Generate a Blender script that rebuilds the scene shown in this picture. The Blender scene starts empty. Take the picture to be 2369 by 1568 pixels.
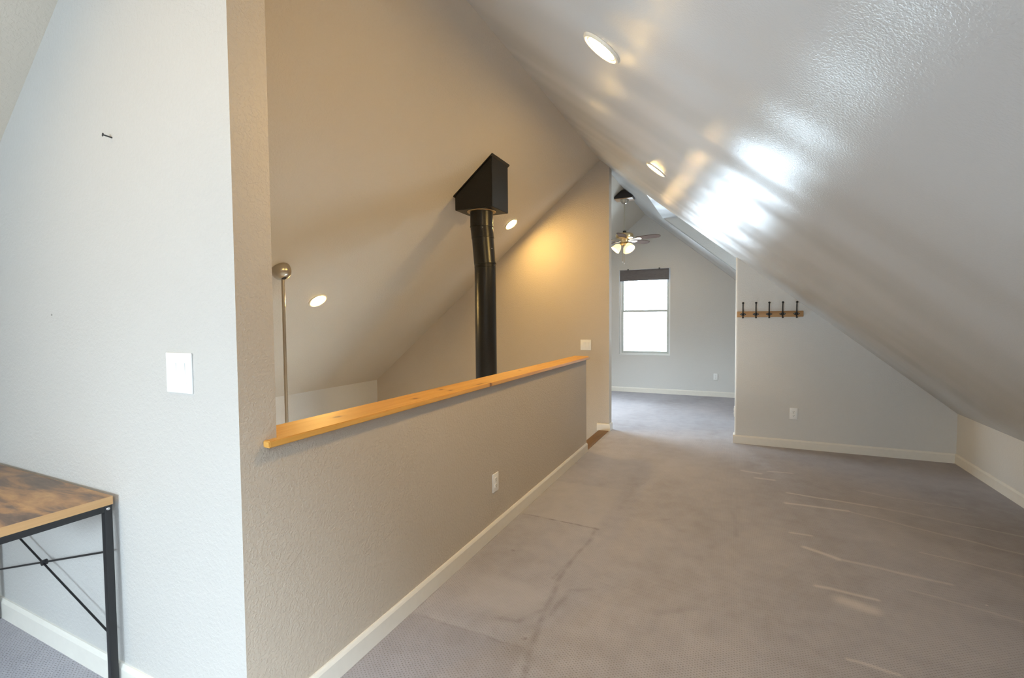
import bpy, bmesh, math, random
from math import sin, cos, pi, radians, atan, sqrt
from mathutils import Vector, Matrix
random.seed(4)
SC = bpy.context.scene
COL = SC.collection

# ------------------------------------------------------------ camera, sky, exposure
cam_data = bpy.data.cameras.new('camera')
cam = bpy.data.objects.new('camera', cam_data)
COL.objects.link(cam)
cam_data.sensor_width = 36.0
cam_data.lens = 1086.786 / 2369.0 * 36.0
cam_data.clip_start = 0.02
RT = Vector((0.90555019, 0.42416293, -0.0080407))
UP = Vector((-0.00906267, 0.03828994, 0.99922557))
FW = Vector((-0.42414233, 0.90477604, -0.03851752))
m = Matrix((RT, UP, -FW)).transposed().to_4x4()
m.translation = Vector((0, 0, 1.35))
cam.matrix_world = m
SC.camera = cam

SC.view_settings.view_transform = 'Standard'
SC.view_settings.look = 'None'
SC.view_settings.exposure = 0.0
SC.view_settings.gamma = 1.0
SC.view_settings.use_curve_mapping = False
try:
    SC.cycles.use_denoising = True
    SC.cycles.diffuse_bounces = 6
    SC.cycles.sample_clamp_indirect = 6.0
except Exception:
    pass

SKY = 28.0
LAMP = 425.0
world = bpy.data.worlds.new('overcast_sky')
SC.world = world
world.use_nodes = True
bgn = world.node_tree.nodes['Background']
bgn.inputs[0].default_value = (0.70, 0.865, 1.0, 1)
bgn.inputs[1].default_value = SKY

def portal(name, loc, sx, sy, direction):
    """sky portal in a window opening: only guides the sampling of the sky's own light"""
    l = bpy.data.lights.new(name, 'AREA')
    l.shape = 'RECTANGLE'
    l.size, l.size_y = sx, sy
    l.cycles.is_portal = True
    o = bpy.data.objects.new(name, l)
    o.location = loc
    o.rotation_euler = Vector(direction).to_track_quat('-Z', 'Y').to_euler()
    COL.objects.link(o)

# ------------------------------------------------------------ room dimensions (metres)
XW, YT, YS, YC, YF = -1.3505, 0.9274, 1.0547, 5.6336, 8.8878
YE, ZCAP = 4.6685, 0.9753
XR, ZR = -1.4559, 3.2682
XK, ZK, XL, ZL = 1.8883, 0.4618, -4.9386, 0.4616
XD, XY = 0.0327, -1.344
YB, ZLOW = -1.75, -2.7
SR = (ZR - ZK) / (XK - XR)
SL = (ZR - ZL) / (XR - XL)
def roof(x):
    return ZR - SR * (x - XR) if x > XR else ZR - SL * (XR - x)

# ------------------------------------------------------------ material helpers
class NT:
    def __init__(s, name):
        s.m = bpy.data.materials.new(name); s.m.use_nodes = True
        s.t = s.m.node_tree; s.t.nodes.clear()
        s.out = s.n('ShaderNodeOutputMaterial')
        s.tc = None
    def n(s, typ, **kw):
        nd = s.t.nodes.new(typ)
        for k, v in kw.items(): setattr(nd, k, v)
        return nd
    def l(s, a, b): s.t.links.new(a, b)
    def set(s, sock, v):
        if isinstance(v, bpy.types.NodeSocket): s.l(v, sock)
        else: sock.default_value = v
    def obj(s):
        if not s.tc: s.tc = s.n('ShaderNodeTexCoord')
        return s.tc.outputs['Object']
    def math(s, op, a, b=0.0, c=0.0, clamp=False):
        nd = s.n('ShaderNodeMath', operation=op, use_clamp=clamp)
        s.set(nd.inputs[0], a); s.set(nd.inputs[1], b); s.set(nd.inputs[2], c)
        return nd.outputs[0]
    def vmath(s, op, a, b=(0, 0, 0)):
        nd = s.n('ShaderNodeVectorMath', operation=op)
        s.set(nd.inputs[0], a); s.set(nd.inputs[1], b)
        return nd.outputs['Value'] if op in ('DOT_PRODUCT', 'LENGTH', 'DISTANCE') else nd.outputs[0]
    def scale(s, v, k):
        return s.vmath('MULTIPLY', v, k)
    def noise(s, vec, sc=5.0, detail=2.0, rough=0.5, dist=0.0):
        nd = s.n('ShaderNodeTexNoise')
        s.set(nd.inputs['Vector'], vec)
        nd.inputs['Scale'].default_value = sc; nd.inputs['Detail'].default_value = detail
        nd.inputs['Roughness'].default_value = rough; nd.inputs['Distortion'].default_value = dist
        return nd.outputs['Fac']
    def ramp(s, f, stops):
        nd = s.n('ShaderNodeValToRGB')
        while len(nd.color_ramp.elements) < len(stops): nd.color_ramp.elements.new(0.5)
        for e, (p, c) in zip(nd.color_ramp.elements, stops):
            e.position = p; e.color = (*c, 1) if len(c) == 3 else c
        s.set(nd.inputs[0], f)
        return nd.outputs[0]
    def maprange(s, f, a, b, c=0.0, d=1.0, smooth=False):
        nd = s.n('ShaderNodeMapRange')
        if smooth: nd.interpolation_type = 'SMOOTHSTEP'
        s.set(nd.inputs[0], f)
        for i, v in zip((1, 2, 3, 4), (a, b, c, d)): nd.inputs[i].default_value = v
        return nd.outputs[0]
    def mix(s, f, a, b, mode='MIX'):
        nd = s.n('ShaderNodeMix', data_type='RGBA', blend_type=mode)
        s.set(nd.inputs[0], f)
        for i, v in ((6, a), (7, b)):
            s.set(nd.inputs[i], v if isinstance(v, bpy.types.NodeSocket) else (*v, 1))
        return nd.outputs[2]
    def bump(s, h, strength=0.3, dist=0.01, normal=None):
        nd = s.n('ShaderNodeBump')
        nd.inputs['Strength'].default_value = strength; nd.inputs['Distance'].default_value = dist
        s.set(nd.inputs['Height'], h)
        if normal: s.l(normal, nd.inputs['Normal'])
        return nd.outputs[0]
    def principled(s, color, rough=0.5, metal=0.0, spec=0.5, normal=None, emit=None, estr=0.0, **kw):
        nd = s.n('ShaderNodeBsdfPrincipled')
        s.set(nd.inputs['Base Color'], color if isinstance(color, bpy.types.NodeSocket) else (*color, 1))
        s.set(nd.inputs['Roughness'], rough); nd.inputs['Metallic'].default_value = metal
        nd.inputs['Specular IOR Level'].default_value = spec
        if normal: s.l(normal, nd.inputs['Normal'])
        if emit: nd.inputs['Emission Color'].default_value = (*emit, 1); nd.inputs['Emission Strength'].default_value = estr
        for k, v in kw.items(): nd.inputs[k].default_value = v
        s.l(nd.outputs[0], s.out.inputs[0])
        return s.m

def plain(name, color, rough=0.5, metal=0.0, spec=0.5, **kw):
    t = NT(name)
    f = t.noise(t.obj(), 30, 2)
    c = t.mix(f, tuple(x * 0.96 for x in color), tuple(min(1, x * 1.04) for x in color))
    return t.principled(c, rough, metal, spec, **kw)

def paint(name, color, rough=0.5, tex=0.35, spec=0.5, waves=False, scale=1.0):
    """roller paint over sprayed orange-peel / knockdown plaster"""
    t = NT(name)
    o = t.obj()
    n1 = t.noise(o, 62 * scale, 2.0, 0.55)
    n2 = t.noise(o, 150 * scale, 1.0, 0.5)
    flat = t.maprange(n1, 0.42, 0.62, 0, 1, True)
    h = t.math('ADD', flat, t.math('MULTIPLY', n2, 0.35))
    nrm = t.bump(h, tex, 0.0022)
    if waves:      # gentle sag of the boards between the rafters and taped joints
        w = t.noise(t.scale(o, (0.22, 1.0, 0.22)), 1.9, 0.6, 0.5)
        nrm = t.bump(w, 1.0, 0.06, nrm)
    v = t.noise(o, 1.3, 2.0)
    c = t.mix(v, tuple(x * 0.97 for x in color), tuple(min(1, x * 1.03) for x in color))
    return t.principled(c, rough, 0.0, spec, nrm)

WALL = paint('grey_beige_wall_paint', (0.67, 0.655, 0.62), 0.55, 0.4, 0.5, False, 1.5)
BEIGE = paint('warm_beige_wall_paint', (0.53, 0.46, 0.375), 0.55, 0.5, 0.5, False, 1.5)
WALLW = paint('pale_wall_paint', (0.545, 0.53, 0.50), 0.5, 0.3, 0.5, False, 1.4)
CEIL = paint('satin_ceiling_paint', (0.55, 0.56, 0.56), 0.25, 0.13, 0.05, True, 2.3)
CEILL = paint('stairwell_ceiling_paint', (0.60, 0.545, 0.46), 0.5, 0.3)
TRIM = plain('cream_trim_paint', (0.78, 0.74, 0.66), 0.35)
WHITE = plain('white_plastic', (0.85, 0.85, 0.83), 0.35)
VINYL = plain('white_vinyl', (0.86, 0.88, 0.88), 0.35)
SASH = plain('grey_sash', (0.60, 0.64, 0.62), 0.4)
BLACK = plain('black_powder_coat', (0.012, 0.012, 0.013), 0.45)
IRON = plain('black_cast_iron', (0.010, 0.010, 0.010), 0.55)
DARK = plain('dark_slot', (0.03, 0.03, 0.03), 0.6)
NICKEL = plain('brushed_nickel', (0.50, 0.45, 0.37), 0.28, 1.0)
BRASS = plain('antique_brass', (0.62, 0.46, 0.24), 0.3, 1.0)
CHROME = plain('steel_screw', (0.6, 0.6, 0.6), 0.25, 1.0)

def carpet():
    t = NT('taupe_loop_carpet')
    o = t.obj()
    sp = t.n('ShaderNodeSeparateXYZ'); t.l(o, sp.inputs[0])
    X, Y = sp.outputs[0], sp.outputs[1]
    wob = t.noise(o, 40, 1)
    # pin-dot rows of the loops
    px = t.math('SINE', t.math('ADD', t.math('MULTIPLY', X, 2 * pi / 0.020), t.math('MULTIPLY', wob, 3.2)))
    py = t.math('SINE', t.math('ADD', t.math('MULTIPLY', Y, 2 * pi / 0.014), t.math('MULTIPLY', wob, 3.2)))
    dots = t.math('MULTIPLY', px, py)
    pit = t.maprange(dots, 0.35, 0.95, 0, 1, True)
    grain = t.noise(o, 240, 2, 0.6)
    h = t.math('ADD', t.math('MULTIPLY', pit, -0.8), t.math('MULTIPLY', grain, 0.8))
    big = t.noise(t.scale(o, (1.0, 0.6, 1)), 1.5, 4, 0.55)
    mid = t.noise(o, 9, 3, 0.6)
    base = t.ramp(t.math('ADD', t.math('MULTIPLY', big, 0.65), t.math('MULTIPLY', mid, 0.35)),
                  [(0.3, (0.315, 0.298, 0.306)), (0.5, (0.398, 0.386, 0.412)), (0.7, (0.475, 0.455, 0.473))])
    c = t.mix(t.math('MULTIPLY', pit, 0.42), base, (0.15, 0.12, 0.10))
    c = t.mix(t.math('MULTIPLY', t.maprange(grain, 0.35, 0.7, 0, 1), 0.25), c, (0.42, 0.37, 0.34))
    # vacuum ridges, furniture tracks, the patch seam and spots pressed into the pile; darker line along the half wall
    wv = t.math('MULTIPLY', t.math('SUBTRACT', t.noise(o, 3.0, 2), 0.5), 0.05)
    P = t.n('ShaderNodeCombineXYZ')
    t.l(t.math('ADD', X, wv), P.inputs[0]); t.l(t.math('ADD', Y, wv), P.inputs[1])
    P = P.outputs[0]
    def seg(a, b, w):
        a3, d = Vector((*a, 0)), Vector((b[0] - a[0], b[1] - a[1], 0))
        pa = t.vmath('SUBTRACT', P, tuple(a3))
        k = t.math('DIVIDE', t.vmath('DOT_PRODUCT', pa, tuple(d)), d.length_squared, clamp=True)
        proj = t.n('ShaderNodeVectorMath', operation='SCALE'); proj.inputs[0].default_value = d; t.l(k, proj.inputs['Scale'])
        dist = t.vmath('LENGTH', t.vmath('SUBTRACT', pa, proj.outputs[0]))
        return t.maprange(dist, 0.0, w, 1.0, 0.0, True)
    light = None
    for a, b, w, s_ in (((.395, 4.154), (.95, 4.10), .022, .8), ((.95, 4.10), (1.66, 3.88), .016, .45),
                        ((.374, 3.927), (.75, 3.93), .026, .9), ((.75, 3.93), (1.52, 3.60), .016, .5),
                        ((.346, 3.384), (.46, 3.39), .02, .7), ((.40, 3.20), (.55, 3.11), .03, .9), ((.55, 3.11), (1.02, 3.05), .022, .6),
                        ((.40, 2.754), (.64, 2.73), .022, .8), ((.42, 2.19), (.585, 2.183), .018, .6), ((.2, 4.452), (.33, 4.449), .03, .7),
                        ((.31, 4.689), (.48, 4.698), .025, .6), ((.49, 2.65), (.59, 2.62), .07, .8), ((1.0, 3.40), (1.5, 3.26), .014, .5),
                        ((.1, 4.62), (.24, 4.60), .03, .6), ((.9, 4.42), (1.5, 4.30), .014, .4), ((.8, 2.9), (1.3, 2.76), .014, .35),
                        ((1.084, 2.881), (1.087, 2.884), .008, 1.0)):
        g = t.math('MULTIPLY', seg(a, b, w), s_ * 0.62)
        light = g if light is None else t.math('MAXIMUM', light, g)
    dark = None
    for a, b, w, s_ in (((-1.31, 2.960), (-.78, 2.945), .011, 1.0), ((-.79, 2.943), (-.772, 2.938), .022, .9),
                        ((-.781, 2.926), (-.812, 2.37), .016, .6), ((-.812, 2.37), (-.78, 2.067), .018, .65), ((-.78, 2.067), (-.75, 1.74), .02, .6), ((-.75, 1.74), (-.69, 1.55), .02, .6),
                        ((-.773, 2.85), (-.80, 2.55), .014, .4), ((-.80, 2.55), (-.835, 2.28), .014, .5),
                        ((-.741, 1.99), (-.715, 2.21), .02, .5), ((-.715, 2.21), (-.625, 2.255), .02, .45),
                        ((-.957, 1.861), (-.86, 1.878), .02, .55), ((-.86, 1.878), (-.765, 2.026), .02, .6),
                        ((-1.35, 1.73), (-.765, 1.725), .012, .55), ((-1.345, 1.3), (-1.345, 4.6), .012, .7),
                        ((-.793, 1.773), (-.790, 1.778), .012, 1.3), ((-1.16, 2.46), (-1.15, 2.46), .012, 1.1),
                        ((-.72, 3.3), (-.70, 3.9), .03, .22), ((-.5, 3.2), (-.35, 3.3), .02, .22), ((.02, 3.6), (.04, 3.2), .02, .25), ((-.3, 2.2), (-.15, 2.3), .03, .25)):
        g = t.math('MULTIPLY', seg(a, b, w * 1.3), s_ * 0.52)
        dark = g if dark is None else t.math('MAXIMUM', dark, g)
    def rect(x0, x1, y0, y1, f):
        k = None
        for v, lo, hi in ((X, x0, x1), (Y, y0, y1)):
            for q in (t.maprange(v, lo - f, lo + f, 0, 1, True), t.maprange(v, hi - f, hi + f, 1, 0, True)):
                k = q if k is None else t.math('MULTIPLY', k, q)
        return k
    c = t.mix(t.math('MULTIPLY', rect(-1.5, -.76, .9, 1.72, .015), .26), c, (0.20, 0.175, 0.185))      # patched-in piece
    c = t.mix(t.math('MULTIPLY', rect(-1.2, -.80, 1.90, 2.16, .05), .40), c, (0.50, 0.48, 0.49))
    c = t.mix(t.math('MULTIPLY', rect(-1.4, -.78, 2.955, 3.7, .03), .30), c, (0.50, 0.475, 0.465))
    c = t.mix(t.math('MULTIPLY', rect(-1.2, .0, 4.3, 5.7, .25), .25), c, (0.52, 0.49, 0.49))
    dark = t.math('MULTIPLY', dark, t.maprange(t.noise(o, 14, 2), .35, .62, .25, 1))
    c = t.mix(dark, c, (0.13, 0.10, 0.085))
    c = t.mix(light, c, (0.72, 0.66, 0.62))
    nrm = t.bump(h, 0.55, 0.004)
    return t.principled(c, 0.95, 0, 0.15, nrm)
CARPET = carpet()

def wood(name, c0, c1, c2, axis=1, rough=0.38, knots=(), sc=1.0):
    t = NT(name)
    o = t.obj()
    st = [16 * sc, 16 * sc, 16 * sc]; st[axis] = 0.9 * sc
    w = t.noise(t.scale(o, tuple(st)), 1.6, 5, 0.6, 0.6)
    fine = [90, 90, 90]; fine[axis] = 2.5
    f = t.noise(t.scale(o, tuple(fine)), 1.5, 2)
    c = t.ramp(w, [(0.25, c0), (0.5, c1), (0.75, c2)])
    c = t.mix(t.math('MULTIPLY', f, 0.25), c, tuple(x * 0.6 for x in c0))
    for kx, ky, kz, rx, ry in knots:
        d = t.vmath('LENGTH', t.vmath('MULTIPLY', t.vmath('SUBTRACT', o, (kx, ky, kz)), (1 / rx, 1 / ry, 1 / 0.03)))
        c = t.mix(t.maprange(d, 0.35, 1.0, 0.9, 0, True), c, (0.10, 0.035, 0.010))
        c = t.mix(t.maprange(d, 0.8, 2.2, 0.35, 0, True), c, (0.34, 0.15, 0.04))
    return t.principled(c, rough, 0, 0.4, t.bump(f, 0.08, 0.001))

# ------------------------------------------------------------ geometry helpers
def new_bm(): return bmesh.new()
def box(bm, x0, x1, y0, y1, z0, z1, bev=0.0, seg=2):
    r = bmesh.ops.create_cube(bm, size=1.0)
    vs = r['verts']
    for v in vs:
        v.co = Vector(((x0 + x1) / 2 + v.co.x * (x1 - x0), (y0 + y1) / 2 + v.co.y * (y1 - y0), (z0 + z1) / 2 + v.co.z * (z1 - z0)))
    if bev > 0:
        es = list({e for v in vs for e in v.link_edges})
        bmesh.ops.bevel(bm, geom=es, offset=bev, segments=seg, affect='EDGES', profile=0.5)
    return bm
def prism(bm, poly, axis, a, b, bev=0.0):
    """extrude a 2-D polygon along an axis: 'y' takes (x,z), 'x' takes (y,z), 'z' takes (x,y)"""
    def P(p, t):
        return {'y': (p[0], t, p[1]), 'x': (t, p[0], p[1]), 'z': (p[0], p[1], t)}[axis]
    A = [bm.verts.new(P(p, a)) for p in poly]; B = [bm.verts.new(P(p, b)) for p in poly]
    fs = [bm.faces.new(A), bm.faces.new(B[::-1])]
    n = len(poly)
    for i in range(n): fs.append(bm.faces.new((A[i], B[i], B[(i + 1) % n], A[(i + 1) % n])))
    bmesh.ops.recalc_face_normals(bm, faces=fs)
    if bev > 0:
        bmesh.ops.bevel(bm, geom=list({e for f in fs for e in f.edges}), offset=bev, segments=2, affect='EDGES')
    return bm
def frame_of(d):
    d = d.normalized()
    u = Vector((0, 0, 1)).cross(d)
    if u.length < 1e-4: u = Vector((1, 0, 0))
    u.normalize(); return u, d.cross(u).normalized()
def tube(bm, pts, radii, n=12, caps=True):
    pts = [Vector(p) for p in pts]
    if not hasattr(radii, '__len__'): radii = [radii] * len(pts)
    rings = []
    u = None
    for i, p in enumerate(pts):
        d = (pts[min(i + 1, len(pts) - 1)] - pts[max(i - 1, 0)])
        if u is None: u, v = frame_of(d)
        else:
            d.normalize(); u = (u - d * u.dot(d)).normalized(); v = d.cross(u)
        rings.append([bm.verts.new(p + (u * cos(2 * pi * k / n) + v * sin(2 * pi * k / n)) * radii[i]) for k in range(n)])
    for a, b in zip(rings, rings[1:]):
        for k in range(n): bm.faces.new((a[k], a[(k + 1) % n], b[(k + 1) % n], b[k]))
    if caps:
        bm.faces.new(rings[0][::-1]); bm.faces.new(rings[-1])
    return bm
def lathe(bm, prof, n=24, mat=None, close=False):
    """profile [(r,z)] about local z"""
    rings = []
    for r, z in prof:
        if r < 1e-5: rings.append([bm.verts.new((0, 0, z))])
        else: rings.append([bm.verts.new((r * cos(2 * pi * k / n), r * sin(2 * pi * k / n), z)) for k in range(n)])
    pairs = list(zip(rings, rings[1:])) + ([(rings[-1], rings[0])] if close else [])
    fs = []
    for a, b in pairs:
        for k in range(n):
            q = (k + 1) % n
            if len(a) == 1 and len(b) == 1: continue
            if len(a) == 1: fs.append(bm.faces.new((a[0], b[q], b[k])))
            elif len(b) == 1: fs.append(bm.faces.new((a[k], a[q], b[0])))
            else: fs.append(bm.faces.new((a[k], a[q], b[q], b[k])))
    bmesh.ops.recalc_face_normals(bm, faces=fs)
    if mat is not None:
        bmesh.ops.transform(bm, matrix=mat, verts=list({v for f in fs for v in f.verts}))
    return bm
def ball(bm, c, r, sx=1, sy=1, sz=1, u=14, v=9):
    res = bmesh.ops.create_uvsphere(bm, u_segments=u, v_segments=v, radius=r)
    for w in res['verts']: w.co = Vector((c[0] + w.co.x * sx, c[1] + w.co.y * sy, c[2] + w.co.z * sz))
    return bm
def mk(name, bm, mat, parent=None, smooth=True):
    me = bpy.data.meshes.new(name)
    bm.normal_update(); bm.to_mesh(me); bm.free()
    for p in me.polygons: p.use_smooth = smooth
    if smooth: me.set_sharp_from_angle(angle=radians(38))
    me.materials.append(mat)
    o = bpy.data.objects.new(name, me); COL.objects.link(o)
    if parent: o.parent = parent
    return o
def struct(name, bm, mat, parent=None):
    o = mk(name, bm, mat, parent, False)
    if not parent: o['kind'] = 'structure'
    return o
def tag(o, label, cat, group=None):
    o['label'] = label; o['category'] = cat
    if group: o['group'] = group
    return o
def thing(name, label, cat, loc, rot=(0, 0, 0), group=None):
    o = bpy.data.objects.new(name, None); COL.objects.link(o)
    o.empty_display_size = 0.05
    o.location = loc; o.rotation_euler = rot
    return tag(o, label, cat, group)
def copy_thing(src, loc, rot, label):
    c = src.copy(); COL.objects.link(c); c.location = loc; c.rotation_euler = rot; c['label'] = label
    for ch in list(src.children):
        d = ch.copy(); COL.objects.link(d); d.parent = c
        for g in list(ch.children):
            e = g.copy(); COL.objects.link(e); e.parent = d
    return c

# ------------------------------------------------------------ the setting
TW = YS - YT                                    # wall thickness
XH = XW - TW                                    # rear face of the half wall
NX = -1.485                                     # carpet edge at the head of the stairs
# floor: carpeted loft deck around the stair void, its rolled nosing, stairs and lower floor
b = new_bm()
box(b, XW, XK, YB, YC + 0.12, -0.25, 0)
box(b, XL, XW, YB, YS, -0.25, 0)
box(b, XL, XH, YC + .06, YF, -0.25, 0)
box(b, XH, XK, YC + 0.12, YF, -0.25, 0)
for k in range(1, 13):
    box(b, NX - 0.27 * k, NX - 0.27 * (k - 1) + 0.03, YE - 0.02, YC, -0.19 * k - 0.19, -0.19 * k)
struct('floor', b, CARPET)
NOSE = wood('stair_nosing_wood', (0.14, 0.075, 0.028), (0.19, 0.105, 0.04), (0.23, 0.13, 0.05), 1, 0.5)
struct('trim_1', prism(new_bm(), [(XW, 0.004), (NX + 0.02, 0.004), (NX + 0.006, -0.002), (NX, -0.016), (NX + 0.006, -0.030), (NX + 0.02, -0.036), (NX + .02, -.25), (XW, -0.25)], 'y', YE, YC), NOSE)
LOWWOOD = wood('lower_oak_floor', (0.42, 0.26, 0.13), (0.52, 0.34, 0.18), (0.58, 0.40, 0.23), 1, 0.5)
struct('floor_lower', box(new_bm(), XL - .1, XH, YS, YC, ZLOW - .1, ZLOW), LOWWOOD)

# ceilings: right slope with the dormer opening, left slope
def slope_slab(bm, x0, x1, y0, y1, th=0.12):
    z0, z1 = roof(x0 + 1e-6 if x0 >= XR else x0), roof(x1)
    s = -1 if x0 >= XR else 1
    prism(bm, [(x0, z0), (x1, z1), (x1, z1 + th), (x0, z0 + th)], 'y', y0, y1)
DY0, DY1, DX = YC + 0.12, 7.22, -0.93
b = new_bm()
SKX0, SKX1, SKY0, SKY1 = -0.10, 1.50, -1.65, -0.15      # unseen roof window, added behind the camera to brighten half wall and floor
slope_slab(b, XR, XK + .1, YB - .1, SKY0)
slope_slab(b, XR, SKX0, SKY0, SKY1)
slope_slab(b, SKX1, XK + .1, SKY0, SKY1)
slope_slab(b, XR, XK + .1, SKY1, DY0)
slope_slab(b, XR, DX, DY0, DY1)
slope_slab(b, XR, XK + .1, DY1, YF + .15)
struct('ceiling_right', b, CEIL)
b = new_bm()
FX0, FX1, FY0, FY1 = -3.8, -2.7, 6.1, 7.4            # unseen roof window, added to bring more daylight into the far room
def left_slab(x0, x1, y0, y1):
    prism(b, [(x0, roof(x0)), (x1, roof(x1)), (x1, roof(x1) + .12), (x0, roof(x0) + .12)], 'y', y0, y1)
left_slab(XL - .1, XR, YB - .1, FY0)
left_slab(XL - .1, FX0, FY0, FY1)
left_slab(FX1, XR, FY0, FY1)
left_slab(XL - .1, XR, FY1, YF + .15)
struct('ceiling_left', b, CEILL)
# dormer of the far room: low-pitched ceiling, cheeks, front wall with its window
def zd(x): return roof(DX) - 0.062 * (x - DX)
b = new_bm()
prism(b, [(DX, zd(DX)), (XK + .1, zd(XK + .1)), (XK + .1, zd(XK + .1) + .12), (DX - .1, zd(DX) + .14)], 'y', DY0 - .1, DY1 + .1)
struct('ceiling_dormer', b, CEIL)
b = new_bm()
prism(b, [(DX, roof(DX) + .02), (XK, roof(XK)), (XK, zd(XK) + .02)], 'y', DY1 - .012, DY1 + .1)
prism(b, [(DX, roof(DX) + .02), (XK, roof(XK)), (XK, zd(XK) + .02)], 'y', DY0 - .1, DY0)
struct('wall_dormer', b, WALL)
DW = (5.95, 6.6, 1.0, 2.0)
b = new_bm()
zt = zd(XK) + .05
box(b, XK, XK + .1, DY0 - .1, DW[0], ZK, zt); box(b, XK, XK + .1, DW[1], DY1 + .1, ZK, zt)
box(b, XK, XK + .1, DW[0], DW[1], ZK, DW[2]); box(b, XK, XK + .1, DW[0], DW[1], DW[3], zt)
struct('wall_dormer_front', b, WALL)
# knee walls
struct('wall_right', box(new_bm(), XK, XK + .1, YB - .1, YF + .15, -.25, ZK), WALL)
LW = (2.2, 4.2, -2.3, -0.7)                     # unseen window below the loft, added to lighten the stairwell ceiling
b = new_bm()
box(b, XL - .1, XL, YB - .1, LW[0], ZLOW, ZL); box(b, XL - .1, XL, LW[1], YF + .15, ZLOW, ZL)
box(b, XL - .1, XL, LW[0], LW[1], ZLOW, LW[2]); box(b, XL - .1, XL, LW[0], LW[1], LW[3], ZL)
struct('wall_left', b, WALL)
# partition with light switch (pale), and the stub / half wall that carries on from it
b = new_bm()
xs = [XL, XR, XW]
prism(b, [(XL, ZLOW), (XW, ZLOW), (XW, roof(XW)), (XR, ZR), (XL, ZL)], 'y', YT, YS)
o = struct('wall_partition', b, WALLW)
o.data.materials.append(BEIGE)                   # its end is painted like the half wall it runs into
for p in o.data.polygons:
    if abs(p.normal.y) < .5 or p.normal.y > .5: p.material_index = 1
struct('wall_half', box(new_bm(), XH, XW, YS, YE, ZLOW, ZCAP - 0.0223), BEIGE)
# cross walls on either side of the passage
struct('wall_stair', prism(new_bm(), [(XL, ZLOW), (XY, ZLOW), (XY, roof(XY)), (XR, ZR), (XL, ZL)], 'y', YC, YC + .12), BEIGE)
b = prism(new_bm(), [(XD, -.25), (XK, -.25), (XK, ZK), (XD, roof(XD))], 'y', YC, YC + .12)
e = [e for e in b.edges if all(abs(v.co.x - XD) < 1e-5 and abs(v.co.y - YC) < 1e-5 for v in e.verts)]
bmesh.ops.bevel(b, geom=e, offset=.022, segments=5, affect='EDGES', profile=.5)      # bullnose corner
struct('wall_alcove', b, WALL)
# gable ends with their windows
def gable(name, y0, y1, win, mat):
    x0, x1, z0, z1 = win
    b = new_bm()
    prism(b, [(XL, -.25), (x0, -.25), (x0, roof(x0)), (XL, ZL)], 'y', y0, y1)
    if x0 < XR < x1:
        prism(b, [(x0, z1), (x1, z1), (x1, roof(x1)), (XR, ZR), (x0, roof(x0))], 'y', y0, y1)
        prism(b, [(x1, -.25), (XK, -.25), (XK, ZK), (x1, roof(x1))], 'y', y0, y1)
    else:
        prism(b, [(x0, z1), (x1, z1), (x1, roof(x1)), (x0, roof(x0))], 'y', y0, y1)
        prism(b, [(x1, -.25), (XK, -.25), (XK, ZK), (XR, ZR), (x1, roof(x1))], 'y', y0, y1)
    box(b, x0, x1, y0, y1, -.25, z0)
    struct(name, b, mat)
FWIN = (-1.9318, -1.0125, 0.6974, 2.2827)
BWIN = (-2.25, -0.6, 0.75, 1.6)
gable('wall_far', YF, YF + .15, FWIN, WALL)
gable('wall_back', YB - .15, YB, BWIN, WALL)

# windows: vinyl frame, two sashes, panes
def glass_mat():
    t = NT('window_glass')
    tr = t.n('ShaderNodeBsdfTransparent'); gl = t.n('ShaderNodeBsdfGlossy')
    gl.inputs['Roughness'].default_value = 0.02
    fr = t.n('ShaderNodeFresnel'); fr.inputs[0].default_value = 1.45
    mx = t.n('ShaderNodeMixShader')
    t.l(fr.outputs[0], mx.inputs[0]); t.l(tr.outputs[0], mx.inputs[1]); t.l(gl.outputs[0], mx.inputs[2])
    t.l(mx.outputs[0], t.out.inputs[0])
    return t.m
GLASS = glass_mat()
def window(name, loc, rot, w, h):
    """local x across, z up, the room lies on -y"""
    r = bpy.data.objects.new(name, None); COL.objects.link(r); r.location = loc; r.rotation_euler = rot
    r['kind'] = 'structure'
    def ring(x0, x1, z0, z1, t, y0, y1):
        b = new_bm()
        box(b, x0, x0 + t, y0, y1, z0, z1, .003); box(b, x1 - t, x1, y0, y1, z0, z1, .003)
        box(b, x0 + t, x1 - t, y0, y1, z0, z0 + t, .003); box(b, x0 + t, x1 - t, y0, y1, z1 - t, z1, .003)
        return b
    mk('window_frame', ring(-w / 2, w / 2, 0, h, .032, .05, .13), VINYL, r)
    mid = h * 0.515
    for nm, z0, z1, y0 in (('upper_sash', mid - .02, h - .03, .095), ('lower_sash', .03, mid + .02, .065)):
        s = mk(nm, ring(-w / 2 + .028, w / 2 - .028, z0, z1, .040, y0, y0 + .026), SASH, r)
        mk('pane', box(new_bm(), -w / 2 + .06, w / 2 - .06, y0 + .011, y0 + .015, z0 + .032, z1 - .032), GLASS, s)
    b = new_bm()
    box(b, -w / 2, w / 2, 0.004, .05, 0, .012, .003)
    mk('window_sill', b, VINYL, r)
    lk = new_bm(); box(lk, -.03, .03, .05, .066, mid + .005, mid + .018, .003)
    mk('sash_lock', lk, VINYL, r)
    return r
w1 = window('window_1', ((FWIN[0] + FWIN[1]) / 2, YF, FWIN[2]), (0, 0, 0), FWIN[1] - FWIN[0], FWIN[3] - FWIN[2])
window('window_2', (XK - .04, (DW[0] + DW[1]) / 2, DW[2]), (0, 0, -pi / 2), DW[1] - DW[0], DW[3] - DW[2])
window('window_3', ((BWIN[0] + BWIN[1]) / 2, YB, BWIN[2]), (0, 0, pi), BWIN[1] - BWIN[0], BWIN[3] - BWIN[2])
zax = Vector((-1, 0, SR)).normalized(); yax = Vector((SR, 0, 1)).normalized(); xax = yax.cross(zax)
rw = Matrix((xax, yax, zax)).transposed()
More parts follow.
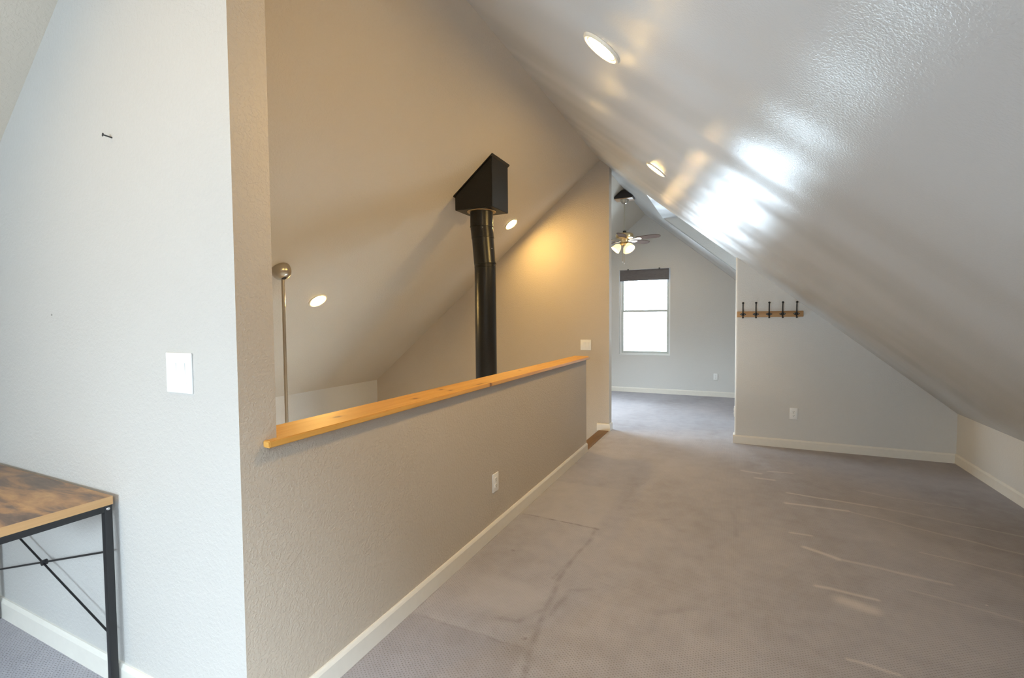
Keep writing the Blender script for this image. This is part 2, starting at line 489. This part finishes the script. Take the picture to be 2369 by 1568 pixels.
sl = (SKX1 - SKX0) * sqrt(1 + SR * SR)
window('added_window_4', Vector((SKX1, (SKY0 + SKY1) / 2, roof(SKX1))), rw.to_euler(), SKY1 - SKY0, sl)
portal('portal_added_roof_window', Vector(((SKX0 + SKX1) / 2, (SKY0 + SKY1) / 2, roof((SKX0 + SKX1) / 2))) + yax * .16, SKY1 - SKY0, sl, -yax)
zax = Vector((1, 0, SL)).normalized(); yax = Vector((-SL, 0, 1)).normalized(); xax = yax.cross(zax)
rw = Matrix((xax, yax, zax)).transposed()
sl = (FX1 - FX0) * sqrt(1 + SL * SL)
window('added_window_5', Vector((FX0, (FY0 + FY1) / 2, roof(FX0))), rw.to_euler(), FY1 - FY0, sl)
portal('portal_added_far_roof_window', Vector(((FX0 + FX1) / 2, (FY0 + FY1) / 2, roof((FX0 + FX1) / 2))) + yax * .16, FY1 - FY0, sl, -yax)
window('added_window_6', (XL + .04, (LW[0] + LW[1]) / 2, LW[2]), (0, 0, pi / 2), LW[1] - LW[0], LW[3] - LW[2])
portal('portal_added_lower_window', (XL - .12, (LW[0] + LW[1]) / 2, (LW[2] + LW[3]) / 2), LW[1] - LW[0], LW[3] - LW[2], (1, 0, 0))
portal('portal_far_window', ((FWIN[0] + FWIN[1]) / 2, YF + .16, (FWIN[2] + FWIN[3]) / 2), FWIN[1] - FWIN[0], FWIN[3] - FWIN[2], (0, -1, 0))
portal('portal_dormer_window', (XK + .12, (DW[0] + DW[1]) / 2, (DW[2] + DW[3]) / 2), DW[1] - DW[0], DW[3] - DW[2], (-1, 0, 0))
portal('portal_back_window', ((BWIN[0] + BWIN[1]) / 2, YB - .16, (BWIN[2] + BWIN[3]) / 2), BWIN[1] - BWIN[0], BWIN[3] - BWIN[2], (0, 1, 0))

# baseboards (3 1/2 inch, eased top edge)
BH, BT = 0.089, 0.014
def base_prof(): return [(0, 0), (BT, 0), (BT, BH - .016), (BT - .004, BH - .006), (.006, BH), (0, BH)]
def baseboard(name, p0, p1, out, bm=None):
    """run along p0-p1 (x,y), OUT = unit vector into the room"""
    b = bm or new_bm()
    A = []; B = []
    for d, z in base_prof():
        A.append(b.verts.new((p0[0] + out[0] * d, p0[1] + out[1] * d, z)))
        B.append(b.verts.new((p1[0] + out[0] * d, p1[1] + out[1] * d, z)))
    fs = [b.faces.new(A), b.faces.new(B[::-1])]
    n = len(A)
    for i in range(n): fs.append(b.faces.new((A[i], B[i], B[(i + 1) % n], A[(i + 1) % n])))
    bmesh.ops.recalc_face_normals(b, faces=fs)
    return struct(name, b, TRIM)
baseboard('baseboard_half', (XW, YT), (XW, YE), (1, 0))
baseboard('baseboard_partition', (XL, YT), (XW + BT, YT), (0, -1))
baseboard('baseboard_alcove', (XD - BT, YC), (XK, YC), (0, -1))
baseboard('baseboard_right', (XK, YB), (XK, YC), (-1, 0))
baseboard('baseboard_far', (XL, YF), (XK, YF), (0, -1))
baseboard('baseboard_stair', (NX - .01, YC), (XY, YC), (0, -1))
baseboard('baseboard_jamb_left', (XY, YC - BT), (XY, YC + .12), (1, 0))
baseboard('baseboard_jamb_right', (XD, YC), (XD, YC + .12), (-1, 0))

# ------------------------------------------------------------ ledge on the half wall
PINE = wood('honey_pine', (0.60, 0.29, 0.055), (0.70, 0.37, 0.085), (0.78, 0.46, 0.13), 1, 0.5,
            [(-1.415, 1.38, ZCAP, .016, .028), (-1.395, 1.86, ZCAP, .014, .022), (-1.445, 2.16, ZCAP, .012, .022), (-1.385, 2.16, ZCAP, .012, .02),
             (XW + .03, 2.51, ZCAP - .01, .02, .016), (-1.36, 2.45, ZCAP, .01, .08), (-1.44, 3.2, ZCAP, .012, .02)])
led = thing('wooden_ledge', 'honey-coloured pine ledge with knots capping the half wall', 'ledge', (XW, YS, ZCAP - .0223))
b = new_bm()
x0, x1 = -1.5117, XW + .03
prism(b, [(x0, YS), (XW, YS), (XW, YS - .05), (x1, YS - .05), (x1, YE + .02), (XW - .02, YE + .12), (x0, YE + .12)], 'z', ZCAP - .0223, ZCAP, 0.003)
o = mk('ledge_board', b, PINE)
o.parent = led
o.location = -led.location                       # mesh stays in room coordinates, so the knots sit where they are

# ------------------------------------------------------------ stove pipe
SPECK = NT('black_stove_enamel')
_sp = SPECK.noise(SPECK.obj(), 320, 2, 0.7)
SPECK.principled(SPECK.mix(SPECK.maprange(_sp, .55, .75), (0.006, 0.006, 0.006), (0.045, 0.04, 0.033)), 0.33, 0.0, 0.4)
SPECK = SPECK.m
pc = Vector((-2.137, 3.972, ZLOW))
fl = thing('stove_pipe', 'black stove pipe with an offset elbow rising into a wedge box on the sloped ceiling', 'chimney pipe', pc)
def L(p): return tuple(Vector(p) - pc)
b = new_bm()
bx0, bx1, by0, by1, bz = -2.366, -1.976, 3.812, 4.152, 2.388
P2 = [(bx0, bz), (bx1, bz), (bx1, roof(bx1) - .001), (bx0, roof(bx0) - .001)]
prism(b, P2, 'y', by0, by1, .004)
for v in b.verts: v.co -= pc
mk('ceiling_box', b, SPECK, fl)
b = new_bm()    # sheet-metal flange along the ceiling
th = .012
prism(b, [(bx0 - .012, roof(bx0 - .012) - th), (bx1 + .012, roof(bx1 + .012) - th), (bx1 + .012, roof(bx1 + .012) - .0005), (bx0 - .012, roof(bx0 - .012) - .0005)], 'y', by0 - .012, by1 + .012)
for v in b.verts: v.co -= pc
mk('ceiling_flange', b, SPECK, fl)
def pipe_piece(name, pts, rad):
    b = new_bm(); tube(b, [L(p) for p in pts], rad, 32); return mk(name, b, SPECK, fl)
yp = 3.972
pipe_piece('pipe_section', [(-2.172, yp, 2.40), (-2.172, yp, 2.245)], .109)
pipe_piece('pipe_elbow', [(-2.172, yp, 2.25), (-2.170, yp, 2.225), (-2.160, yp, 2.14)], .107)
pipe_piece('pipe_elbow', [(-2.161, yp, 2.145), (-2.142, yp, 1.915), (-2.137, yp, 1.885)], .104)
pipe_piece('pipe_section', [(-2.137, yp, 1.895), (-2.137, yp, ZLOW)], .102)
for z, x, r in ((2.245, -2.172, .112), (2.14, -2.160, .109), (1.893, -2.137, .1075), (1.86, -2.137, .1045)):
    b = new_bm()
    lathe(b, [(r - .006, -.004), (r, -.002), (r, .002), (r - .006, .004)], 32, Matrix.Translation(Vector(L((x, yp, z)))), True)
    mk('seam_ring', b, SPECK, fl)
b = new_bm()
lathe(b, [(.108, -.004), (.135, -.003), (.138, 0), (.108, .002)], 32, Matrix.Translation(Vector(L((-2.172, yp, bz - .001)))), True)
mk('trim_collar', b, BRASS, fl)
for ang, z, x in ((-1.0, 2.225, -2.171), (-2.6, 2.225, -2.171), (-.3, 2.03, -2.15), (-.2, 1.875, -2.137), (-2.9, 1.875, -2.137)):
    b = new_bm(); ball(b, L((x + .106 * cos(ang), yp + .106 * sin(ang), z)), .005, u=8, v=6)
    mk('screw', b, CHROME, fl)

# ------------------------------------------------------------ hanging fan rod in the stairwell
nL = Vector((SL, 0, -1)).normalized()          # left ceiling's normal into the room
rc = Vector((-3.30, 2.651, roof(-3.30)))
fr = thing('fan_downrod', 'brushed nickel dome canopy and thin downrod hanging from the stairwell ceiling', 'rod', rc)
q = Vector((0, 0, 1)).rotation_difference(nL).to_matrix().to_4x4()
b = new_bm()
lathe(b, [(0, 0), (.075, 0), (.077, .004), (.077, .02), (.072, .045), (.06, .068), (.04, .083), (.018, .088), (0, .088)], 32, q)
mk('canopy', b, NICKEL, fr)
b = new_bm(); ball(b, (.035, 0, -.062), .026, u=18, v=12)
mk('hanger_ball', b, DARK, fr)
b = new_bm(); tube(b, [(.03, 0, -.06), (.03, 0, -3.0)], .0125, 16)
mk('rod', b, NICKEL, fr)
b = new_bm(); ball(b, (-.02, -.066, -.03), .004, u=8, v=6)
mk('set_screw', b, DARK, fr)

# ------------------------------------------------------------ recessed ceiling lights
def lamp_mat():
    t = NT('lamp_lens')
    e = t.n('ShaderNodeEmission'); e.inputs[0].default_value = (1.0, 0.64, 0.205, 1); e.inputs[1].default_value = LAMP
    t.l(e.outputs[0], t.out.inputs[0]); return t.m
LENS = lamp_mat()
TRIMRING = plain('white_lamp_trim', (0.80, 0.74, 0.62), 0.35)
def recessed(loc, n, label, first=None):
    rot = Vector((0, 0, 1)).rotation_difference(n).to_euler()
    if first: return copy_thing(first, loc, rot, label)
    r = thing('recessed_light', label, 'ceiling light', loc, rot, 'recessed ceiling lights')
    b = new_bm(); lathe(b, [(.070, .001), (.072, .009), (.080, .012), (.088, .009), (.092, .001)], 40, None, True)
    mk('trim_ring', b, TRIMRING, r)
    b = new_bm(); lathe(b, [(.064, .001), (.0645, .005), (.067, .006), (.0705, .002)], 40, None, True)
    mk('baffle', b, TRIMRING, r)
    b = new_bm(); lathe(b, [(0, .005), (.03, .0048), (.0642, .003), (.0642, .001), (0, .001)], 40)
    mk('lens', b, LENS, r)
    return r
nR = Vector((-SR, 0, -1)).normalized()
def onroof(x, y): return Vector((x, y, roof(x)))
l0 = recessed(onroof(-.489, 1.928), nR, 'largest recessed light, on the right ceiling slope at the top of the picture')
recessed(onroof(-2.15, -.35), nL, 'recessed light on the left ceiling slope over the desk, out of the picture', l0)
recessed(onroof(-.534, 3.745), nR, 'small recessed light on the right ceiling slope above the passage', l0)
recessed(onroof(-3.575, 3.275), nL, 'recessed light on the stairwell ceiling beside the nickel downrod', l0)
recessed(onroof(-2.402, 5.12), nL, 'recessed light on the stairwell ceiling right of the black pipe box', l0)

# ------------------------------------------------------------ switches and outlets
def plate_bm(w, h, t=.006):
    return box(new_bm(), -w / 2, w / 2, -t, 0, -h / 2, h / 2, .0025)
def rocker(x):
    b = new_bm()
    # rocker tilted about its middle, in a thin bezel
    A = [(-.0065, .033), (-.0105, .033), (-.0085, .0), (-.0062, -.033), (-.0055, -.033), (-.0055, .033)]
    prism(b, A, 'x', x - .016, x + .016)
    return b
def switch(loc, rot, w, h, label, group='double rocker switches'):
    r = thing('light_switch', label, 'light switch', loc, rot)
    mk('plate', plate_bm(w, h), WHITE, r)
    for x in (-.0235, .0235):
        mk('bezel', box(new_bm(), x - .0185, x + .0185, -.0072, -.005, -.0355, .0355, .0008), WHITE, r)
        mk('rocker', rocker(x), WHITE, r)
    return r
switch((-1.6355, YT, 1.189), (0, 0, 0), .137, .132, 'white double light switch on the bright wall above the desk')
switch((-1.6335, YC, 1.047), (0, 0, 0), .135, .130, 'double light switch on the warm-lit wall above the far end of the ledge')
def outlet(loc, rot, w, h, label):
    r = thing('wall_outlet', label, 'outlet', loc, rot)
    mk('plate', plate_bm(w, h), WHITE, r)
    for z in (.0205, -.0205):
        b = new_bm()
        poly = [(.017 * cos(a), .0145 * sin(a) * 1.0) for a in [2 * pi * k / 20 for k in range(20)]]
        poly = [(max(-.0165, min(.0165, x * 1.15)), max(-.0125, min(.0125, y * 1.1))) for x, y in poly]
        prism(b, [(x, z + y) for x, y in poly], 'y', -.0085, -.005)
        rc_ = mk('receptacle', b, WHITE, r)
        b = new_bm()
        box(b, -.0072, -.0052, -.0089, -.008, z - .003, z + .006); box(b, .0052, .0072, -.0089, -.008, z - .002, z + .005)
        lathe(b, [(0, 0), (.0024, 0), (.0024, .0008), (0, .0008)], 10, Matrix.Translation((0, -.0081, z - .0075)) @ Matrix.Rotation(pi / 2, 4, 'X'))
        mk('slots', b, DARK, rc_)
    b = new_bm(); ball(b, (0, -.006, 0), .003, 1, .5, 1, 8, 6)
    mk('screw', b, CHROME, r)
    return r
outlet((XW, 2.612, .331), (0, 0, pi / 2), .078, .117, 'white outlet on the long half wall under the ledge')
outlet((.587, YC, .363), (0, 0, 0), .074, .118, 'white outlet on the grey wall below the coat rack')
outlet((-.252, YF, .350), (0, 0, 0), .070, .114, 'tiny outlet on the far wall right of the window')
outlet((XD, YC + .06, .335), (0, 0, -pi / 2), .070, .112, 'outlet seen edge-on on the right jamb of the passage')

# ------------------------------------------------------------ coat rack
RACKW = wood('oak_rack_board', (0.36, 0.19, 0.08), (0.46, 0.26, 0.11), (0.54, 0.33, 0.16), 0, 0.5)
rk = thing('coat_rack', 'wooden coat rack with five black iron hooks on the grey alcove wall', 'coat rack', (.352, YC, 1.40))
mk('board', box(new_bm(), -.307, .307, -.018, 0, -.031, .031, .003), RACKW, rk)
def hook_bm():
    b = new_bm()
    poly = [(-.032, 0), (-.022, .007), (-.012, .0125), (0, .0145), (.012, .0125), (.022, .007), (.032, 0), (.022, -.007), (.012, -.0125), (0, -.0145), (-.012, -.0125), (-.022, -.007)]
    prism(b, poly, 'y', -.024, -.018, .001)
    tube(b, [(0, -.022, 0), (0, -.036, .008), (0, -.042, .025), (0, -.041, .06), (0, -.046, .09), (0, -.056, .116)], [.0075, .007, .0062, .006, .006, .006], 10)
    tube(b, [(0, -.022, -.004), (0, -.034, -.014), (0, -.046, -.030), (0, -.052, -.034)], [.0075, .007, .0062, .006], 10)
    return b
h0 = None
for k, x in enumerate((.103, .226, .349, .472, .597)):
    if h0 is None:
        h = h0 = mk('hook', hook_bm(), IRON, rk)
        kb = new_bm(); ball(kb, (0, -.057, .119), .0115); k1 = mk('knob', kb, IRON, h)
        kb = new_bm(); ball(kb, (0, -.054, -.035), .0095); k2 = mk('knob', kb, IRON, h)
        sb = new_bm(); ball(sb, (-.016, -.0245, 0), .0045, 1, .6, 1, 8, 6); k3 = mk('screw', sb, CHROME, h)
        sb = new_bm(); ball(sb, (.016, -.0245, 0), .0045, 1, .6, 1, 8, 6); k4 = mk('screw', sb, CHROME, h)
    else:
        h = h0.copy(); COL.objects.link(h); h.parent = rk
        for s_ in (k1, k2, k3, k4):
            d = s_.copy(); COL.objects.link(d); d.parent = h
    h.location = (x - .352, 0, 0)

# ------------------------------------------------------------ desk
def desk_mat():
    t = NT('rustic_brown_board')
    o = t.obj()
    n = t.noise(t.scale(o, (1.2, 4.5, 4)), 2.6, 6, 0.62, 0.5)
    f = t.noise(t.scale(o, (5, 60, 60)), 1.5, 3, 0.6)
    c = t.ramp(n, [(0.28, (0.09, 0.066, 0.055)), (0.42, (0.19, 0.13, 0.095)), (0.53, (0.42, 0.235, 0.115)), (0.66, (0.60, 0.36, 0.16))])
    c = t.mix(t.math('MULTIPLY', f, 0.4), c, (0.10, 0.07, 0.055))
    return t.principled(c, 0.42, 0, 0.4)
EDGE = wood('oak_edge_band', (0.40, 0.22, 0.09), (0.50, 0.29, 0.13), (0.56, 0.35, 0.17), 1, 0.45)
dk0 = Vector((-2.545, .66, 0))
DKX1, DKX0, DKY1, DKY0, DKZ = -2.034, -3.056, .907, .40, .727
dk = thing('desk', 'rustic brown desk with black steel legs against the bright wall', 'desk', dk0)
def D(x0, x1, y0, y1, z0, z1, bev=0.0, bm=None):
    return box(bm or new_bm(), x0 - dk0.x, x1 - dk0.x, y0 - dk0.y, y1 - dk0.y, z0, z1, bev)
mk('desktop', D(DKX0 + .001, DKX1 - .001, DKY0 + .001, DKY1 - .001, DKZ - .030, DKZ, .001), desk_mat(), dk)
b = new_bm()
D(DKX1 - .001, DKX1 + .001, DKY0, DKY1, DKZ - .030, DKZ - .0006, 0, b); D(DKX0 - .001, DKX0 + .001, DKY0, DKY1, DKZ - .030, DKZ - .0006, 0, b)
D(DKX0, DKX1, DKY0 - .001, DKY0 + .001, DKZ - .030, DKZ - .0006, 0, b); D(DKX0, DKX1, DKY1 - .001, DKY1 + .001, DKZ - .030, DKZ - .0006, 0, b)
mk('edge_band', b, EDGE, dk)
s = .024
lx = (DKX1 - s - .001, DKX0 + .001)
ly = (DKY1 - s - .001, DKY0 + .001)
for x in lx:
    for y in ly:
        lg = mk('leg', D(x, x + s, y, y + s, .012, DKZ - .030, .002), BLACK, dk)
        b = new_bm()
        lathe(b, [(0, 0), (.015, 0), (.015, .006), (.006, .014), (0, .014)], 16, Matrix.Translation(Vector((x + s / 2, y + s / 2, 0)) - dk0))
        mk('foot', b, BLACK, lg)
    mk('side_rail', D(x, x + s, ly[1] + s, ly[0], DKZ - .030 - s, DKZ - .030, .002), BLACK, dk)
mk('back_rail', D(lx[1] + s, lx[0], ly[0], ly[0] + s, DKZ - .030 - s, DKZ - .030, .002), BLACK, dk)
yb = ly[0] + s / 2
def bar(p, q, r):
    b = new_bm(); tube(b, [Vector(p) - dk0, Vector(q) - dk0], r, 8); return b
mk('cross_brace', bar((lx[0], yb - .004, .221), (lx[1] + s, yb - .004, .533), .0038), BLACK, dk)
mk('cross_brace', bar((lx[0], yb + .004, .52), (lx[1] + s, yb + .004, .234), .0038), BLACK, dk)
b = new_bm(); lathe(b, [(0, -.009), (.011, -.009), (.011, .009), (0, .009)], 16, Matrix.Translation(Vector((-2.545, yb, .377)) - dk0) @ Matrix.Rotation(pi / 2, 4, 'X'))
mk('brace_joint', b, BLACK, dk)
b = new_bm(); ball(b, Vector((DKX1 + .0, DKY1 - .014, DKZ - .043)) - dk0, .006, .5, 1, 1, 10, 7)
mk('bolt', b, CHROME, dk)

# ------------------------------------------------------------ ceiling fan in the far room
fy = 7.063
fo = Vector((XR, fy, ZR))
cf = thing('ceiling_fan', 'ceiling fan with lit glass shades hanging from the ridge beyond the passage', 'ceiling fan', fo)
BLADE = plain('pale_fan_blade', (0.16, 0.105, 0.08), 0.85, 0.0, 0.08)
BLOCK = plain('dark_ridge_block', (0.020, 0.012, 0.010), 0.5)
b = new_bm()
prism(b, [(-.135, -.118 - .02), (.135, -.118 - .02), (.135, -.118), (.03, -.03), (-.03, -.03), (-.135, -.118)], 'y', -.10, .10, .003)
mk('ridge_block', b, BLOCK, cf)
mk('block_trim', box(new_bm(), -.13, .13, -.095, .095, -.146, -.1385, .002), wood('fan_block_wood', (.35, .19, .09), (.42, .25, .12), (.5, .3, .15), 0), cf)
b = new_bm(); lathe(b, [(0, -.146), (.062, -.146), (.06, -.165), (.045, -.19), (.022, -.205), (0, -.205)], 28)
mk('canopy', b, NICKEL, cf)
b = new_bm(); tube(b, [(0, 0, -.19), (0, 0, -.62)], .012, 14)
mk('downrod', b, NICKEL, cf)
b = new_bm(); lathe(b, [(0, -.60), (.024, -.60), (.026, -.615), (.022, -.632), (0, -.632)], 18)
mk('rod_coupling', b, DARK, cf)
b = new_bm(); lathe(b, [(0, -.628), (.05, -.630), (.105, -.640), (.128, -.655), (.130, -.685), (.118, -.705), (.07, -.722), (.055, -.75), (.05, -.775), (0, -.775)], 32)
mk('motor_housing', b, BRASS, cf)
zb = -.728
for k, deg in enumerate((60, 132, 204, 276, 348)):
    R = Matrix.Rotation(radians(deg), 4, 'Z')
    TL = R @ Matrix.Translation((0, 0, zb)) @ Matrix.Rotation(radians(-12), 4, 'X')
    b = new_bm()
    out = [(.19, -.048), (.30, -.060), (.44, -.066), (.50, -.060), (.53, -.035), (.54, 0), (.53, .035), (.50, .060), (.44, .066), (.30, .060), (.19, .048)]
    prism(b, out, 'z', -.004, .004, .0015)
    bmesh.ops.transform(b, matrix=TL, verts=b.verts)
    bl = mk('blade', b, BLADE, cf)
    b = new_bm()
    prism(b, [(.08, -.018), (.17, -.014), (.20, -.034), (.245, -.036), (.26, 0), (.245, .036), (.20, .034), (.17, .014), (.08, .018)], 'z', -.009, -.004, .001)
    bmesh.ops.transform(b, matrix=TL, verts=b.verts)
    mk('blade_arm', b, BRASS, bl)
SHADE = NT('lit_frosted_glass')
SHADE.principled((0.9, 0.8, 0.62), 0.4, emit=(1.0, 0.70, 0.28), estr=1.5)
SHADE = SHADE.m
b = new_bm(); lathe(b, [(0, -.77), (.045, -.772), (.055, -.79), (.045, -.81), (.02, -.822), (0, -.822)], 24)
mk('light_fitter', b, BRASS, cf)
BULB = NT('fan_bulb')
_e = BULB.n('ShaderNodeEmission'); _e.inputs[0].default_value = (1.0, .68, .32, 1); _e.inputs[1].default_value = 800.0
BULB.l(_e.outputs[0], BULB.out.inputs[0]); BULB = BULB.m
for deg in (205, 318, 80):
    R = Matrix.Rotation(radians(deg), 4, 'Z') @ Matrix.Translation((.055, 0, -.79)) @ Matrix.Rotation(radians(180 - 42), 4, 'Y')
    b = new_bm(); tube(b, [(-.0, 0, -.02), (0, 0, .025)], .018, 14); bmesh.ops.transform(b, matrix=R, verts=b.verts)
    ar = mk('lamp_arm', b, BRASS, cf)
    b = new_bm()
    lathe(b, [(.020, .02), (.032, .03), (.050, .055), (.060, .085), (.063, .105), (.070, .125), (.067, .126), (.060, .105), (.056, .085), (.046, .055), (.028, .032), (.018, .024)], 26, R, True)
    mk('lamp_shade', b, SHADE, cf)
    b = new_bm(); ball(b, (0, 0, .075), .024); bmesh.ops.transform(b, matrix=R, verts=b.verts)
    mk('bulb', b, BULB, ar)
for x, y, z in ((-.022, -.03, -1.055), (.004, -.035, -1.075)):
    b = new_bm(); tube(b, [(x, y, -.81), (x, y, z)], .0022, 6)
    pcn = mk('pull_chain', b, BRASS, cf)
    b = new_bm(); ball(b, (x, y, z - .008), .009, 1, 1, 1.2, 10, 7)
    mk('chain_bead', b, WHITE, pcn)

# ------------------------------------------------------------ rolled blind on the far window
FAB = NT('grey_blind_fabric')
_n = FAB.noise(FAB.scale(FAB.obj(), (8, 8, 60)), 2.0, 3, .6)
FAB.principled(FAB.mix(_n, (0.10, 0.095, 0.10), (0.20, 0.19, 0.20)), 0.85)
FAB = FAB.m
bd = thing('window_blind', 'dark grey fabric blind pulled up at the top of the far window', 'blind', ((FWIN[0] + FWIN[1]) / 2, YF, 2.07))
b = new_bm()
hw = .436
prism(b, [(-.002, .19), (-.02, .196), (-.034, .18), (-.040, .15), (-.040, .05), (-.046, .025), (-.040, .006), (-.024, 0), (-.008, .004), (-.002, .02)], 'x', -hw, hw)
mk('folded_fabric', b, FAB, bd)
b = new_bm(); box(b, -hw, hw, -.030, -.002, .190, .204, .003)
mk('headrail', b, FAB, bd)
for x in (-.29, .27):
    mk('bracket', box(new_bm(), x - .012, x + .012, -.032, 0, .203, .222, .002), DARK, bd)

# ------------------------------------------------------------ small things on the pale wall
nl = thing('wall_nail', 'dark nail sticking out of the upper pale wall', 'nail', (-1.981, YT, 2.006))
b = new_bm(); tube(b, [(0, .012, -.002), (-.012, -.022, .004)], .0026, 8); mk('shank', b, DARK, nl)
b = new_bm(); tube(b, [(-.012, -.022, .004), (-.0135, -.0245, .0045)], .006, 10); mk('head', b, DARK, nl)
b = new_bm(); lathe(b, [(0, 0), (.0045, 0), (.004, .0015), (0, .002)], 12, Matrix.Rotation(pi / 2, 4, 'X'))
an = tag(mk('wall_plug', b, plain('grey_plug', (.30, .29, .27), .6)), 'tiny grey wall plug low on the pale wall left of the switch', 'wall plug')
an.location = (-2.476, YT, 1.389)
